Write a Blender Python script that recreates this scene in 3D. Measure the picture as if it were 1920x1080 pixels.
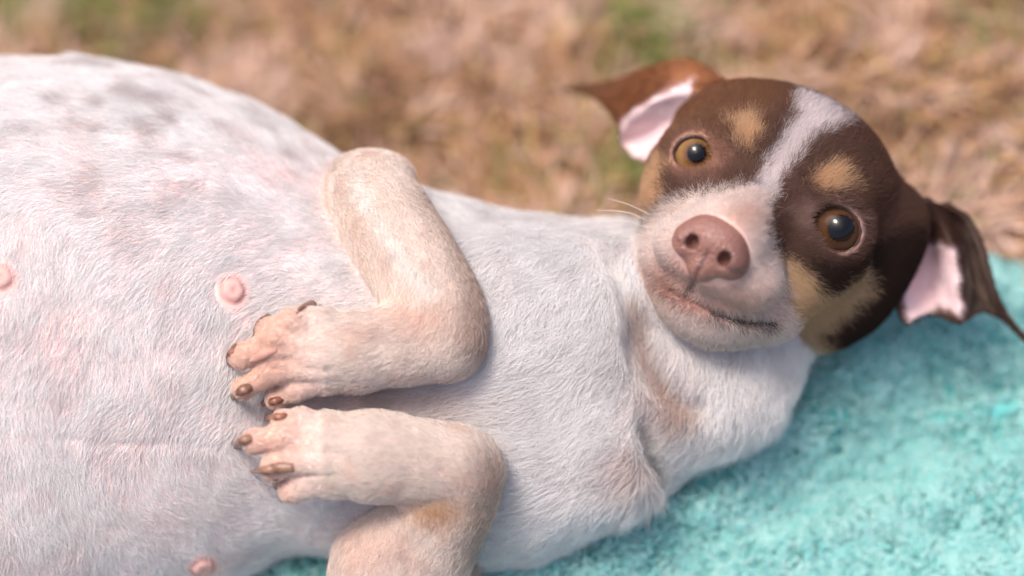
import bpy, math, random
import numpy as np
from mathutils import Matrix, Vector

random.seed(7)
RNG = np.random.default_rng(11)
scene = bpy.context.scene
for o in list(bpy.data.objects):
    bpy.data.objects.remove(o)
COL = scene.collection

# ------------------------------------------------------------------ frame of the place
# Modelling unit: 0.2 mm ("u"). The dog is laid out in a local frame (x along the dog towards the
# head, y across, w towards the belly side); N is the true vertical in it, so the ground is level.
S = 0.0002
D = 4533.0                                    # camera distance in u (0.91 m), 85 mm lens
N = np.array([-0.12, 0.50, 0.857]); N /= np.linalg.norm(N)
H = 560.0                                     # height of the frame's origin above the ground
YW = np.array([0, 0, -1.0]); YW -= YW.dot(N) * N; YW /= np.linalg.norm(YW)
XW = np.cross(YW, N)
M = np.array([XW, YW, N])                     # rows: world axes

def W(p):
    """local u -> world metres"""
    p = np.asarray(p, float)
    q = p @ M.T
    q[..., 2] += H
    return q * S

def V(x, y, w):
    """a point given by its bearing from the lens and its depth"""
    k = 1 - w / D
    return np.array([(x - 960) * k, (540 - y) * k, w], float)

def proj(p):
    k = D / (D - p[..., 2])
    return 960 + p[..., 0] * k, 540 - p[..., 1] * k

def ground(x, y, z=0.0):
    """point of the ground plane (height z in u) on a bearing"""
    d = np.array([(x - 960) / D, (540 - y) / D, -1.0]); o = np.array([0, 0, D])
    t = (-H + z - o.dot(N)) / d.dot(N)
    return o + t * d

# ------------------------------------------------------------------ camera
cam = bpy.data.cameras.new('camera'); camo = bpy.data.objects.new('camera', cam); COL.objects.link(camo)
cam.lens = 85; cam.sensor_width = 36; cam.clip_start = 0.01; cam.clip_end = 500
Rw = M @ np.eye(3)                            # local axes as seen in world = columns
mw = Matrix(((Rw[0][0], Rw[0][1], Rw[0][2]), (Rw[1][0], Rw[1][1], Rw[1][2]), (Rw[2][0], Rw[2][1], Rw[2][2]))).to_4x4()
mw.translation = Vector(W(np.array([0, 0, D])))
camo.matrix_world = mw
cam.dof.use_dof = True
cam.dof.focus_distance = (D - 60) * S
cam.dof.aperture_fstop = 1.95
scene.camera = camo

# ------------------------------------------------------------------ sky and sun
SUN_LOCAL = np.array([-0.34, 0.54, 0.78])     # direction to the sun, local frame
sd = M @ (SUN_LOCAL / np.linalg.norm(SUN_LOCAL))
elev = math.asin(sd[2]); azim = math.atan2(sd[0], sd[1])
world = bpy.data.worlds.new('World'); scene.world = world; world.use_nodes = True
nt = world.node_tree; nt.nodes.clear()
sky = nt.nodes.new('ShaderNodeTexSky'); sky.sky_type = 'NISHITA'; sky.sun_disc = False
sky.sun_elevation = elev; sky.sun_rotation = azim
sky.air_density = 0.7; sky.dust_density = 5.0; sky.ozone_density = 0.2
bg = nt.nodes.new('ShaderNodeBackground'); bg.inputs['Strength'].default_value = 0.15
out = nt.nodes.new('ShaderNodeOutputWorld')
nt.links.new(sky.outputs[0], bg.inputs[0]); nt.links.new(bg.outputs[0], out.inputs[0])
sun = bpy.data.lights.new('sun', 'SUN'); sun.energy = 1.5; sun.angle = math.radians(16); sun.color = (1.0, 0.94, 0.87)
suno = bpy.data.objects.new('sun', sun); COL.objects.link(suno)
suno.rotation_euler = Vector(sd).to_track_quat('Z', 'Y').to_euler()
suno.location = (0, 0, 3)

scene.view_settings.view_transform = 'Standard'; scene.view_settings.look = 'None'
scene.view_settings.gamma = 1.0; scene.view_settings.use_curve_mapping = False
scene.view_settings.exposure = 0.74
scene.render.engine = 'CYCLES'
scene.cycles.max_bounces = 6; scene.cycles.diffuse_bounces = 3; scene.cycles.transmission_bounces = 4
scene.cycles.use_denoising = True
scene.cycles.use_adaptive_sampling = True; scene.cycles.adaptive_threshold = 0.03
try:
    scene.cycles_curves.shape = 'RIBBONS'
except Exception:
    pass

# ------------------------------------------------------------------ small maths
def lin(r, g, b):
    c = np.array([r, g, b], float) / 255
    return np.where(c <= 0.04045, c / 12.92, ((c + 0.055) / 1.055) ** 2.4)

def hash3(i, j, k, seed=0):
    n = (i * 374761393 + j * 668265263 + k * 2147483647 + seed * 1274126177) & 0xffffffff
    n = ((n ^ (n >> 13)) * 1274126177) & 0xffffffff
    n = n ^ (n >> 16)
    return (n & 0xffffff) / float(0xffffff)

def noise(p, scale, seed=0):
    """value noise in 0..1, p (n,3)"""
    q = p / scale
    f = np.floor(q); r = q - f; i = f.astype(np.int64)
    r = r * r * (3 - 2 * r)
    o = 0
    for a in (0, 1):
        for b in (0, 1):
            for c in (0, 1):
                wgt = (r[:, 0] if a else 1 - r[:, 0]) * (r[:, 1] if b else 1 - r[:, 1]) * (r[:, 2] if c else 1 - r[:, 2])
                o = o + wgt * hash3(i[:, 0] + a, i[:, 1] + b, i[:, 2] + c, seed)
    return o

def sstep(a, b, x):
    t = np.clip((x - a) / (b - a), 0, 1)
    return t * t * (3 - 2 * t)

def unit(v):
    return v / np.maximum(np.linalg.norm(v, axis=-1, keepdims=True), 1e-9)

def poly_sd(x, y, poly):
    """signed distance to a closed outline (negative inside)"""
    P = np.asarray(poly, float); n = len(P)
    d = np.full(x.shape, 1e18); s = np.ones(x.shape)
    for i in range(n):
        a = P[i]; b = P[i - 1]
        e = b - a; wx = x - a[0]; wy = y - a[1]
        t = np.clip((wx * e[0] + wy * e[1]) / (e @ e), 0, 1)
        dx = wx - e[0] * t; dy = wy - e[1] * t
        d = np.minimum(d, dx * dx + dy * dy)
        c1 = y >= a[1]; c2 = y < b[1]; c3 = e[0] * wy > e[1] * wx
        flip = (c1 & c2 & c3) | (~c1 & ~c2 & ~c3)
        s = np.where(flip, -s, s)
    return s * np.sqrt(d)

def poly_line(x, y, pts):
    d = np.full(np.shape(x), 1e18)
    for a, b in zip(pts[:-1], pts[1:]):
        a = np.asarray(a, float); e = np.asarray(b, float) - a
        t = np.clip(((x - a[0]) * e[0] + (y - a[1]) * e[1]) / (e @ e), 0, 1)
        d = np.minimum(d, (x - a[0] - e[0] * t) ** 2 + (y - a[1] - e[1] * t) ** 2)
    return np.sqrt(d)

# ------------------------------------------------------------------ distance fields
FAR = 1e3                                     # stands for "too far from these points to matter"
def smin(a, b, k):
    if isinstance(a, float): return b
    if isinstance(b, float): return a
    h = np.maximum(k - np.abs(a - b), 0)
    return np.minimum(a, b) - h * h * (0.25 / k)

def smax(a, b, k):
    """a cut by the complement of b; b = FAR leaves a as it is"""
    if isinstance(a, float): return a
    if isinstance(b, float): return a
    return -smin(-a, -b, k)

_bbc = {}
def bbox(p):
    c = _bbc.get(id(p))
    if c is None or c[0] is not p:
        if len(_bbc) > 6: _bbc.clear()
        c = (p, p.min(0), p.max(0)); _bbc[id(p)] = c
    return c[1], c[2]

def far(p, lo, hi, m=130):
    a, b = bbox(p)
    return bool((lo - m > b).any() or (hi + m < a).any())

def sd_ell(p, c, r):
    r = np.asarray(r, float); c = np.asarray(c, float)
    if far(p, c - r, c + r): return FAR
    x = (p[:, 0] - c[0]) / r[0]; y = (p[:, 1] - c[1]) / r[1]; z = (p[:, 2] - c[2]) / r[2]
    k0 = np.sqrt(x * x + y * y + z * z)
    k1 = np.sqrt((x / r[0]) ** 2 + (y / r[1]) ** 2 + (z / r[2]) ** 2)
    return k0 * (k0 - 1) / np.maximum(k1, 1e-9)

def sd_cone(p, a, b, ra, rb):
    """tapered capsule"""
    a = np.asarray(a, float); b = np.asarray(b, float)
    rm = max(ra, rb)
    if far(p, np.minimum(a, b) - rm, np.maximum(a, b) + rm): return FAR
    ba = b - a
    x = p[:, 0] - a[0]; y = p[:, 1] - a[1]; z = p[:, 2] - a[2]
    h = np.clip((x * ba[0] + y * ba[1] + z * ba[2]) / (ba @ ba), 0, 1)
    x -= h * ba[0]; y -= h * ba[1]; z -= h * ba[2]
    return np.sqrt(x * x + y * y + z * z) - (ra + (rb - ra) * h)

def neg(d):
    return FAR if isinstance(d, float) else -d

def chunked(f, p, cell=150.0, outs=1):
    """evaluate f on many points, gathered into compact boxes so that far shapes can be skipped"""
    k = np.floor(p / cell).astype(np.int64)
    key = (k[:, 0] + 500) * 1000000 + (k[:, 1] + 500) * 1000 + (k[:, 2] + 500)
    o = np.argsort(key, kind='stable'); ks = key[o]
    cuts = np.flatnonzero(np.diff(ks)) + 1
    res = np.empty((len(p),) if outs == 1 else (outs, len(p)))
    for ix in np.split(o, cuts):
        res[..., ix] = f(p[ix])
    return res

def mesh_sdf(f, lo, hi, h, lip=1.7):
    """naive surface nets on a sparse grid"""
    lo = np.asarray(lo, float); hi = np.asarray(hi, float)
    B = 8
    nb = np.ceil((hi - lo) / (h * B)).astype(int)
    dims = nb * B + 1
    cc = np.stack(np.meshgrid(*[np.arange(n) for n in nb], indexing='ij'), -1).reshape(-1, 3)
    dc = chunked(f, lo + (cc + 0.5) * h * B, 300.0)
    act = np.abs(dc) < lip * h * B * 0.87 + 2
    G = np.repeat(np.repeat(np.repeat(np.where(dc < 0, -99., 99.).astype(np.float32).reshape(nb), B, 0), B, 1), B, 2)
    G = np.pad(G, ((0, 1),) * 3, mode='edge')
    off = np.stack(np.meshgrid(*[np.arange(B + 1)] * 3, indexing='ij'), -1).reshape(-1, 3)
    ca = cc[act]
    flag = np.zeros(dims, bool)
    for ch in np.array_split(ca, max(1, len(ca) // 2000)):
        ii = (ch[:, None, :] * B + off[None]).reshape(-1, 3)
        flag[ii[:, 0], ii[:, 1], ii[:, 2]] = True
    idx = np.argwhere(flag)
    G[idx[:, 0], idx[:, 1], idx[:, 2]] = chunked(f, lo + idx * h)
    ins = G < 0
    c0 = np.zeros(dims - 1, np.int8)
    for a in (0, 1):
        for b in (0, 1):
            for c in (0, 1):
                c0 += ins[a:dims[0] - 1 + a, b:dims[1] - 1 + b, c:dims[2] - 1 + c]
    cells = np.argwhere((c0 > 0) & (c0 < 8))
    cid = np.full(dims - 1, -1, np.int32)
    cid[cells[:, 0], cells[:, 1], cells[:, 2]] = np.arange(len(cells))
    acc = np.zeros((len(cells), 3)); cnt = np.zeros(len(cells))
    corners = [(a, b, c) for a in (0, 1) for b in (0, 1) for c in (0, 1)]
    for A in corners:
        for ax in range(3):
            if A[ax]: continue
            Bc = list(A); Bc[ax] = 1
            g0 = G[cells[:, 0] + A[0], cells[:, 1] + A[1], cells[:, 2] + A[2]].astype(float)
            g1 = G[cells[:, 0] + Bc[0], cells[:, 1] + Bc[1], cells[:, 2] + Bc[2]].astype(float)
            m = (g0 < 0) != (g1 < 0)
            t = np.where(m, g0 / np.where(m, g0 - g1, 1), 0)
            pt = np.tile(np.array(A, float), (len(cells), 1)); pt[:, ax] += t
            acc[m] += pt[m]; cnt[m] += 1
    verts = lo + (cells + acc / cnt[:, None]) * h
    faces = []
    for ax in range(3):
        sl0 = [slice(None)] * 3; sl1 = [slice(None)] * 3
        sl0[ax] = slice(0, -1); sl1[ax] = slice(1, None)
        ch = ins[tuple(sl0)] != ins[tuple(sl1)]
        e = np.argwhere(ch)
        u, v = [i for i in range(3) if i != ax]
        ok = (e[:, u] > 0) & (e[:, v] > 0) & (e[:, u] < dims[u] - 1) & (e[:, v] < dims[v] - 1)
        e = e[ok]
        def ci(du, dv):
            q = e.copy(); q[:, u] += du; q[:, v] += dv
            return cid[q[:, 0], q[:, 1], q[:, 2]]
        quad = np.stack([ci(-1, -1), ci(0, -1), ci(0, 0), ci(-1, 0)], 1)
        fl = ins[e[:, 0], e[:, 1], e[:, 2]]
        if ax == 1: fl = ~fl
        quad[~fl] = quad[~fl][:, ::-1]
        faces.append(quad)
    F = np.concatenate(faces); F = F[(F >= 0).all(1)]
    return verts, F

def smooth_mesh(v, F, n, lam=0.5):
    e = np.concatenate([F[:, [0, 1]], F[:, [1, 2]], F[:, [2, 3]], F[:, [3, 0]]])
    for _ in range(n):
        a = np.zeros_like(v); c = np.zeros(len(v))
        for x, y in ((0, 1), (1, 0)):
            for k in range(3):
                a[:, k] += np.bincount(e[:, x], v[e[:, y], k], len(v))
            c += np.bincount(e[:, x], minlength=len(v))
        v = v + lam * (a / np.maximum(c, 1)[:, None] - v)
    return v

# ------------------------------------------------------------------ materials
def new_mat(name):
    m = bpy.data.materials.new(name); m.use_nodes = True
    n = m.node_tree; b = n.nodes['Principled BSDF']
    return m, n, b

def noise_node(n, scale, detail=4, coord='Object', rough=0.6):
    tc = n.nodes.new('ShaderNodeTexCoord'); t = n.nodes.new('ShaderNodeTexNoise')
    t.inputs['Scale'].default_value = scale; t.inputs['Detail'].default_value = detail; t.inputs['Roughness'].default_value = rough
    n.links.new(tc.outputs[coord], t.inputs['Vector'])
    return t

def bump(n, b, tex, strength, dist):
    k = n.nodes.new('ShaderNodeBump'); k.inputs['Strength'].default_value = strength; k.inputs['Distance'].default_value = dist
    n.links.new(tex.outputs[0], k.inputs['Height']); n.links.new(k.outputs[0], b.inputs['Normal'])

def attr_mat(name, rough=0.6, sss=0.0, bump_scale=0, bump_s=0.3, bump_d=0.0004, spec=0.3):
    m, n, b = new_mat(name)
    a = n.nodes.new('ShaderNodeAttribute'); a.attribute_name = 'col'
    n.links.new(a.outputs['Color'], b.inputs['Base Color'])
    b.inputs['Roughness'].default_value = rough
    b.inputs['Specular IOR Level'].default_value = spec
    if sss:
        b.inputs['Subsurface Weight'].default_value = sss
        b.inputs['Subsurface Radius'].default_value = (0.004, 0.0016, 0.001)
        b.inputs['Subsurface Scale'].default_value = 1.0
    if bump_scale:
        bump(n, b, noise_node(n, bump_scale), bump_s, bump_d)
    return m

def hair_mat(name, trans=0.3, gloss=0.06, rough=0.4):
    """strands: diffuse + translucent with a faint sheen, colour per strand"""
    m = bpy.data.materials.new(name); m.use_nodes = True; n = m.node_tree; n.nodes.clear()
    a = n.nodes.new('ShaderNodeAttribute'); a.attribute_name = 'col'
    d = n.nodes.new('ShaderNodeBsdfDiffuse'); t = n.nodes.new('ShaderNodeBsdfTranslucent')
    g = n.nodes.new('ShaderNodeBsdfGlossy'); g.inputs['Roughness'].default_value = rough
    m1 = n.nodes.new('ShaderNodeMixShader'); m1.inputs[0].default_value = trans
    m2 = n.nodes.new('ShaderNodeMixShader'); m2.inputs[0].default_value = gloss
    o = n.nodes.new('ShaderNodeOutputMaterial')
    n.links.new(a.outputs['Color'], d.inputs[0]); n.links.new(a.outputs['Color'], t.inputs[0])
    n.links.new(d.outputs[0], m1.inputs[1]); n.links.new(t.outputs[0], m1.inputs[2])
    n.links.new(m1.outputs[0], m2.inputs[1]); n.links.new(g.outputs[0], m2.inputs[2])
    n.links.new(m2.outputs[0], o.inputs[0])
    return m

MAT_SKIN = attr_mat('dog_skin', 0.55, 0.0, 900, 0.25, 0.0003)
MAT_FUR = hair_mat('dog_fur', 0.38, 0.012, 0.5)
MAT_EAR = attr_mat('ear_skin', 0.6, 0.0, 500, 0.2, 0.0003)

# ------------------------------------------------------------------ object helpers
def link(o, parent=None):
    COL.objects.link(o)
    if parent is not None: o.parent = parent
    return o

def mesh_obj(name, verts, faces, mat, parent=None, cols=None, smooth=True, base=None):
    """verts in local u"""
    me = bpy.data.meshes.new(name)
    w = W(np.asarray(verts, float))
    if base is not None: w = w - base
    faces = np.asarray(faces) if not isinstance(faces, list) else faces
    if isinstance(faces, np.ndarray):
        nf, k = faces.shape
        me.vertices.add(len(w)); me.vertices.foreach_set('co', w.astype(np.float32).ravel())
        me.loops.add(nf * k); me.loops.foreach_set('vertex_index', faces.astype(np.int32).ravel())
        me.polygons.add(nf); me.polygons.foreach_set('loop_start', np.arange(nf, dtype=np.int32) * k)
        me.update(calc_edges=True); me.validate()
    else:
        me.from_pydata([tuple(v) for v in w], [], faces); me.update()
    if cols is not None:
        at = me.attributes.new('col', 'FLOAT_COLOR', 'POINT')
        c = np.ones((len(w), 4), np.float32); c[:, :3] = cols
        at.data.foreach_set('color', c.ravel())
    if smooth:
        me.polygons.foreach_set('use_smooth', np.ones(len(me.polygons), bool))
    me.materials.append(mat)
    return link(bpy.data.objects.new(name, me), parent)

def curves_obj(name, P, rad, cols, mat, parent=None, base=None):
    """P (n,k,3) local u; rad (k,) or (n,k) in u; cols (n,3)"""
    n, k, _ = P.shape
    hc = bpy.data.hair_curves.new(name)
    hc.add_curves([k] * n)
    w = W(P.reshape(-1, 3))
    if base is not None: w = w - base
    hc.points.foreach_set('position', w.astype(np.float32).ravel())
    r = np.broadcast_to(rad, (n, k)).astype(np.float32) * S
    hc.points.foreach_set('radius', np.ascontiguousarray(r).ravel())
    at = hc.attributes.new('col', 'FLOAT_COLOR', 'CURVE')
    c = np.ones((n, 4), np.float32); c[:, :3] = cols
    at.data.foreach_set('color', c.ravel())
    hc.materials.append(mat)
    return link(bpy.data.objects.new(name, hc), parent)

def tag(o, label=None, cat=None, group=None, kind=None):
    if label: o['label'] = label
    if cat: o['category'] = cat
    if group: o['group'] = group
    if kind: o['kind'] = kind
    return o

def tube(path, radii, seg=10, caps=True):
    """swept round tube through path, verts in local u"""
    P = np.asarray(path, float); n = len(P)
    T = np.gradient(P, axis=0); T = unit(T)
    up = np.array([0.3, 0.5, 0.8]); vs = []; fs = []
    for i in range(n):
        a = unit(np.cross(T[i], up)); b = np.cross(T[i], a)
        for j in range(seg):
            t = 2 * math.pi * j / seg
            vs.append(P[i] + radii[i] * (math.cos(t) * a + math.sin(t) * b))
    for i in range(n - 1):
        for j in range(seg):
            fs.append((i * seg + j, i * seg + (j + 1) % seg, (i + 1) * seg + (j + 1) % seg, (i + 1) * seg + j))
    fs.append(tuple(range(seg))[::-1]); fs.append(tuple((n - 1) * seg + j for j in range(seg)))
    return np.array(vs), fs

def spline(pts, n):
    """Catmull-Rom through pts"""
    P = np.asarray(pts, float); P = np.vstack([2 * P[0] - P[1], P, 2 * P[-1] - P[-2]])
    m = len(P) - 3; o = []
    for t in np.linspace(0, m - 1e-6, n):
        i = int(t); f = t - i; p0, p1, p2, p3 = P[i:i + 4]
        o.append(0.5 * ((2 * p1) + (-p0 + p2) * f + (2 * p0 - 5 * p1 + 4 * p2 - p3) * f * f + (-p0 + 3 * p1 - 3 * p2 + p3) * f ** 3))
    return np.array(o)


# ================================================================== the place
# ---- ground
def ramp(n, cols):
    cr = n.nodes.new('ShaderNodeValToRGB'); e = cr.color_ramp.elements
    while len(e) < len(cols): e.new(0.5)
    for k, (pos, c) in zip(e, cols): k.position = pos; k.color = (*c, 1)
    return cr
m_g, n, b = new_mat('dry_soil')
t = noise_node(n, 60, 8); cr = ramp(n, [(0.25, (0.07, 0.038, 0.022)), (0.45, (0.20, 0.115, 0.065)), (0.6, (0.34, 0.21, 0.13)), (0.8, (0.46, 0.32, 0.22))])
n.links.new(t.outputs[0], cr.inputs[0]); n.links.new(cr.outputs[0], b.inputs['Base Color']); b.inputs['Roughness'].default_value = 0.95
bump(n, b, t, 0.8, 0.01)
me = bpy.data.meshes.new('ground'); R_ = 120.0
me.from_pydata([(-R_, -R_, 0), (R_, -R_, 0), (R_, R_, 0), (-R_, R_, 0)], [], [(0, 1, 2, 3)]); me.materials.append(m_g)
gnd = link(bpy.data.objects.new('ground', me)); tag(gnd, kind='structure')

def local(w):
    """world metres -> local u"""
    q = np.asarray(w, float) / S; q = q.copy(); q[..., 2] -= H
    return q @ M

# ---- towel: a thick terry sheet, far edge behind the neck
EA = W(ground(1000, 575)); EB = W(ground(1925, 478))
TX = unit((EB - EA) * np.array([1, 1, 0])); TY = np.array([TX[1], -TX[0], 0])       # TY: towards the viewer
if (TY @ (W(ground(960, 1000)) - EA)) < 0: TY = -TY
T0 = EA - TX * 0.24
def towel_h(x, y, p):
    """height of the cloth above the ground, u"""
    h = 16 + (noise(p * np.array([1, 1, 0.3]), 260, 21) - 0.5) * 40 + (noise(p, 110, 22) - 0.5) * 12
    for pts, amp, wd in (([(1200, 915), (1430, 856), (1600, 822), (1800, 796), (1960, 770)], 26, 15), ([(1300, 760), (1500, 705), (1740, 652), (1960, 600)], 44, 34),
                         ([(1560, 640), (1700, 610), (1960, 590)], 24, 18), ([(1380, 1090), (1640, 980), (1960, 900)], 30, 40), ([(1650, 700), (1800, 690), (1960, 700)], 10, 25)):
        h = h + amp * np.exp(-(poly_line(x, y, pts) / wd) ** 2)
    # plush cloth bunched up around the weight of the dog
    side = [(420, 1130), (600, 1110), (880, 1135), (1006, 1110), (1112, 1075), (1240, 990), (1352, 925), (1458, 855), (1530, 780), (1580, 730)]
    h = h + 112 * np.exp(-(np.maximum(poly_line(x, y, side) - 12, 0) / 85) ** 2)
    h = np.maximum(h, 150 * np.exp(-(np.maximum(poly_line(x, y, [(1580, 730), (1680, 650), (1790, 620)]) - 10, 0) / 105) ** 2))
    return h
nx, ny = 230, 180; LX, LY = 0.46, 0.33
gx, gy = np.meshgrid(np.linspace(0, LX, nx), np.linspace(0, LY, ny), indexing='xy')
wob = 0.004 * np.sin(gx * 31 + 1) + 0.003 * np.sin(gx * 73)
base_w = T0 + gx[..., None] * TX + (gy + wob * (1 - gy / LY))[..., None] * TY
bl = local(base_w.reshape(-1, 3)); tx, ty = proj(bl)
th_ = towel_h(tx, ty, bl).reshape(ny, nx)
edge = np.minimum(np.minimum(gx, LX - gx), np.minimum(gy, LY - gy)) / S
th_ = np.maximum(th_ * (0.55 + 0.45 * sstep(0, 30, edge)) + 7 * np.exp(-((edge - 26) / 12) ** 2), 8)
top_w = base_w.copy(); top_w[..., 2] = th_ * S
bot_w = base_w.copy(); bot_w[..., 2] = 2.5 * S
tv = local(np.concatenate([top_w.reshape(-1, 3), bot_w.reshape(-1, 3)]))
o = nx * ny
jj, ii = np.meshgrid(np.arange(nx - 1), np.arange(ny - 1)); a = (ii * nx + jj).ravel()
tf_top = np.stack([a, a + nx, a + nx + 1, a + 1], 1); tf_bot = tf_top[:, ::-1] + o
ring = np.array([j for j in range(nx)] + [i * nx + nx - 1 for i in range(1, ny)] + [(ny - 1) * nx + j for j in range(nx - 2, -1, -1)] + [i * nx for i in range(ny - 2, 0, -1)])
rn = np.roll(ring, -1); tf_s = np.stack([ring, rn, rn + o, ring + o], 1)
m_t, n, b = new_mat('towel_cloth')
t = noise_node(n, 700, 4); cr = ramp(n, [(0.3, (0.08, 0.43, 0.42)), (0.7, (0.18, 0.54, 0.52))])
n.links.new(t.outputs[0], cr.inputs[0]); n.links.new(cr.outputs[0], b.inputs['Base Color']); b.inputs['Roughness'].default_value = 0.95
towel = mesh_obj('towel', tv, np.concatenate([tf_top, tf_bot, tf_s]), m_t)
tag(towel, 'turquoise terry towel spread on the dry grass under the dog', 'towel')
MAT_PILE = hair_mat('towel_pile', 0.25, 0.02, 0.6)
def sample_grid(v, f, dens_f):
    tri = np.concatenate([f[:, [0, 1, 2]], f[:, [0, 2, 3]]]); dd = np.concatenate([dens_f, dens_f])
    A, B_, C = v[tri[:, 0]], v[tri[:, 1]], v[tri[:, 2]]
    cr_ = np.cross(B_ - A, C - A); ar = np.linalg.norm(cr_, axis=1) / 2
    k = RNG.poisson(ar * dd); i = np.repeat(np.arange(len(tri)), k)
    r1 = np.sqrt(RNG.random(len(i)))[:, None]; r2 = RNG.random(len(i))[:, None]
    return (1 - r1) * A[i] + r1 * (1 - r2) * B_[i] + r1 * r2 * C[i], unit(cr_)[i]
fc = tv[tf_top].mean(1); fx, fy = proj(fc)
inv_ = (fx > 300) & (fx < 2050) & (fy < 1250); out_ = ~inv_ & (fy < 2600)
pp, pn = sample_grid(tv, tf_top, np.where(inv_, 0.085 - 0.058 * sstep(0.48, 0.62, noise(fc, 130, 36)), np.where(out_, 0.035, 0.0)))
if (pn @ N).mean() < 0: pn = -pn
nP = len(pp)
d0 = unit(RNG.normal(0, 1, (nP, 3))); d0 = unit(d0 - (d0 * pn).sum(1)[:, None] * pn)
lean = unit(np.stack([noise(pp, 45, 31) - 0.5, noise(pp, 45, 32) - 0.5, noise(pp, 45, 33) - 0.5], 1)); lean -= (lean * pn).sum(1)[:, None] * pn
hgt = RNG.uniform(9, 20, nP) * (0.6 + 0.9 * noise(pp, 26, 34))
t5 = np.linspace(0, 1, 5)[None, :, None]
side = np.cross(pn, d0)
PP = pp[:, None] + hgt[:, None, None] * (pn[:, None] * np.sin(t5 * 2.2) * 0.95 + lean[:, None] * t5 * 0.8 + d0[:, None] * (1 - np.cos(t5 * 2.6)) * 0.28 + side[:, None] * np.sin(t5 * 5) * 0.10)
v1 = noise(pp, 60, 35); v2 = RNG.random(nP)
pc = np.array([0.20, 0.55, 0.53]) * (1 - v2[:, None]) + np.array([0.47, 0.70, 0.67]) * v2[:, None]
pc = pc + (sstep(0.55, 0.8, v1) * 0.35)[:, None] * (np.array([0.50, 0.74, 0.71]) - pc)
pile = curves_obj('pile', PP, np.array([1.9, 2.4, 2.8, 2.8, 2.1]), pc, MAT_PILE, towel)
pile['kind'] = 'stuff'

# ---- dry grass
m_gr = attr_mat('dry_grass_blades', 0.7)
_n = m_gr.node_tree; _b = _n.nodes['Principled BSDF']
def grass(NB, area=((-500, 2450), (-900, 1200)), hole=None, big=1.0):
    """blades: bearing area sampled on the ground, matted and clumped"""
    c = np.array([W(ground(x, y)) for x in area[0] for y in area[1]])
    lo, hi = c.min(0), c.max(0)
    P0 = np.stack([RNG.uniform(lo[0], hi[0], NB), RNG.uniform(lo[1], hi[1], NB), np.zeros(NB)], 1)
    q = local(P0); x, y = proj(q)
    ty_ = (P0 - T0) @ TY; tx_ = (P0 - T0) @ TX
    on = (ty_ > 0.006) & (tx_ > 0.004) & (tx_ < LX - 0.004) & (ty_ < LY - 0.004)
    near = (x > area[0][0]) & (x < area[0][1]) & (y > area[1][0]) & (y < area[1][1])
    keep = ~on & near
    if hole: keep &= ~((x > hole[0][0]) & (x < hole[0][1]) & (y > hole[1][0]) & (y < hole[1][1]))
    P0, q, x, y = P0[keep], q[keep], x[keep], y[keep]; n_ = len(P0)
    cl = noise(q, 150, 61); cl2 = noise(q, 60, 62)
    dens = np.clip(0.25 + 1.2 * sstep(0.3, 0.65, 0.6 * cl + 0.4 * cl2), 0, 1)
    k = RNG.random(n_) < dens
    P0, q, x, y, cl, cl2 = P0[k], q[k], x[k], y[k], cl[k], cl2[k]; n_ = len(P0)
    green = np.zeros(n_)
    for gx_, gy_, r_ in ((175, 30, 75), (1215, 75, 95), (1185, 340, 70), (20, 20, 60), (330, 10, 60), (1860, 30, 60), (2100, 200, 90), (-250, 200, 120)):
        green = np.maximum(green, np.exp(-((x - gx_) ** 2 + (y - gy_) ** 2) / r_ ** 2))
    isg = RNG.random(n_) < green * 0.75 + 0.03
    az = 2 * math.pi * noise(q, 200, 63) * 2 + RNG.normal(0, 0.9, n_)
    el = np.clip(RNG.normal(0.55, 0.35, n_), 0.05, 1.4); el = np.where(isg, el + 0.3, el)
    Ln = big * RNG.uniform(0.009, 0.028, n_) * (0.6 + 0.8 * cl); wd = big * RNG.uniform(0.0004, 0.0010, n_)
    d = np.stack([np.cos(az) * np.cos(el), np.sin(az) * np.cos(el), np.sin(el)], 1)
    sd_ = np.stack([-np.sin(az), np.cos(az), np.zeros(n_)], 1)
    droop = RNG.uniform(0.1, 0.7, n_)
    vs = []
    for t_, w_ in ((0, 0.8), (0.35, 1.0), (0.7, 0.8), (1.0, 0.05)):
        c_ = P0 + d * (Ln * t_)[:, None]; c_[:, 2] -= droop * Ln * t_ * t_ * np.sin(el) * 0.7; c_[:, 2] = np.maximum(c_[:, 2], 0.0006)
        vs += [c_ - sd_ * (wd * w_)[:, None], c_ + sd_ * (wd * w_)[:, None]]
    vv = np.stack(vs, 1).reshape(-1, 3)
    f0 = np.array([(0, 1, 3, 2), (2, 3, 5, 4), (4, 5, 7, 6)]); F_ = (np.arange(n_)[:, None, None] * 8 + f0[None]).reshape(-1, 4)
    u = RNG.random(n_)
    pal = np.array([(0.50, 0.29, 0.145), (0.40, 0.21, 0.115), (0.56, 0.36, 0.27), (0.20, 0.10, 0.055), (0.46, 0.30, 0.12), (0.64, 0.45, 0.37)])
    cl3 = noise(q, 85, 65)
    w = np.stack([np.full(n_, 0.7), 0.5 + 1.0 * (cl < 0.5), 0.2 + 3.6 * sstep(0.5, 0.62, cl3), 0.15 + 6.0 * sstep(0.44, 0.28, cl3) + 1.5 * sstep(0.4, 0.25, cl), np.full(n_, 0.4), 0.05 + 5.0 * sstep(0.56, 0.70, cl3)], 1)
    cw_ = np.cumsum(w / w.sum(1, keepdims=True), 1); ix = np.minimum((u[:, None] > cw_).sum(1), 5)
    c_ = pal[ix] * RNG.uniform(0.75, 1.15, (n_, 1))
    c_ = np.where(isg[:, None], np.array([0.22, 0.25, 0.075]) * RNG.uniform(0.7, 1.3, (n_, 1)), c_)
    return local(vv), F_, np.repeat(c_, 8, 0)
gv, gf, gc = grass(260000)
g2 = grass(90000, ((-1900, 3900), (-1900, 2700)), ((-500, 2450), (-900, 1200)), 1.9)     # the lawn around, coarser
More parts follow.
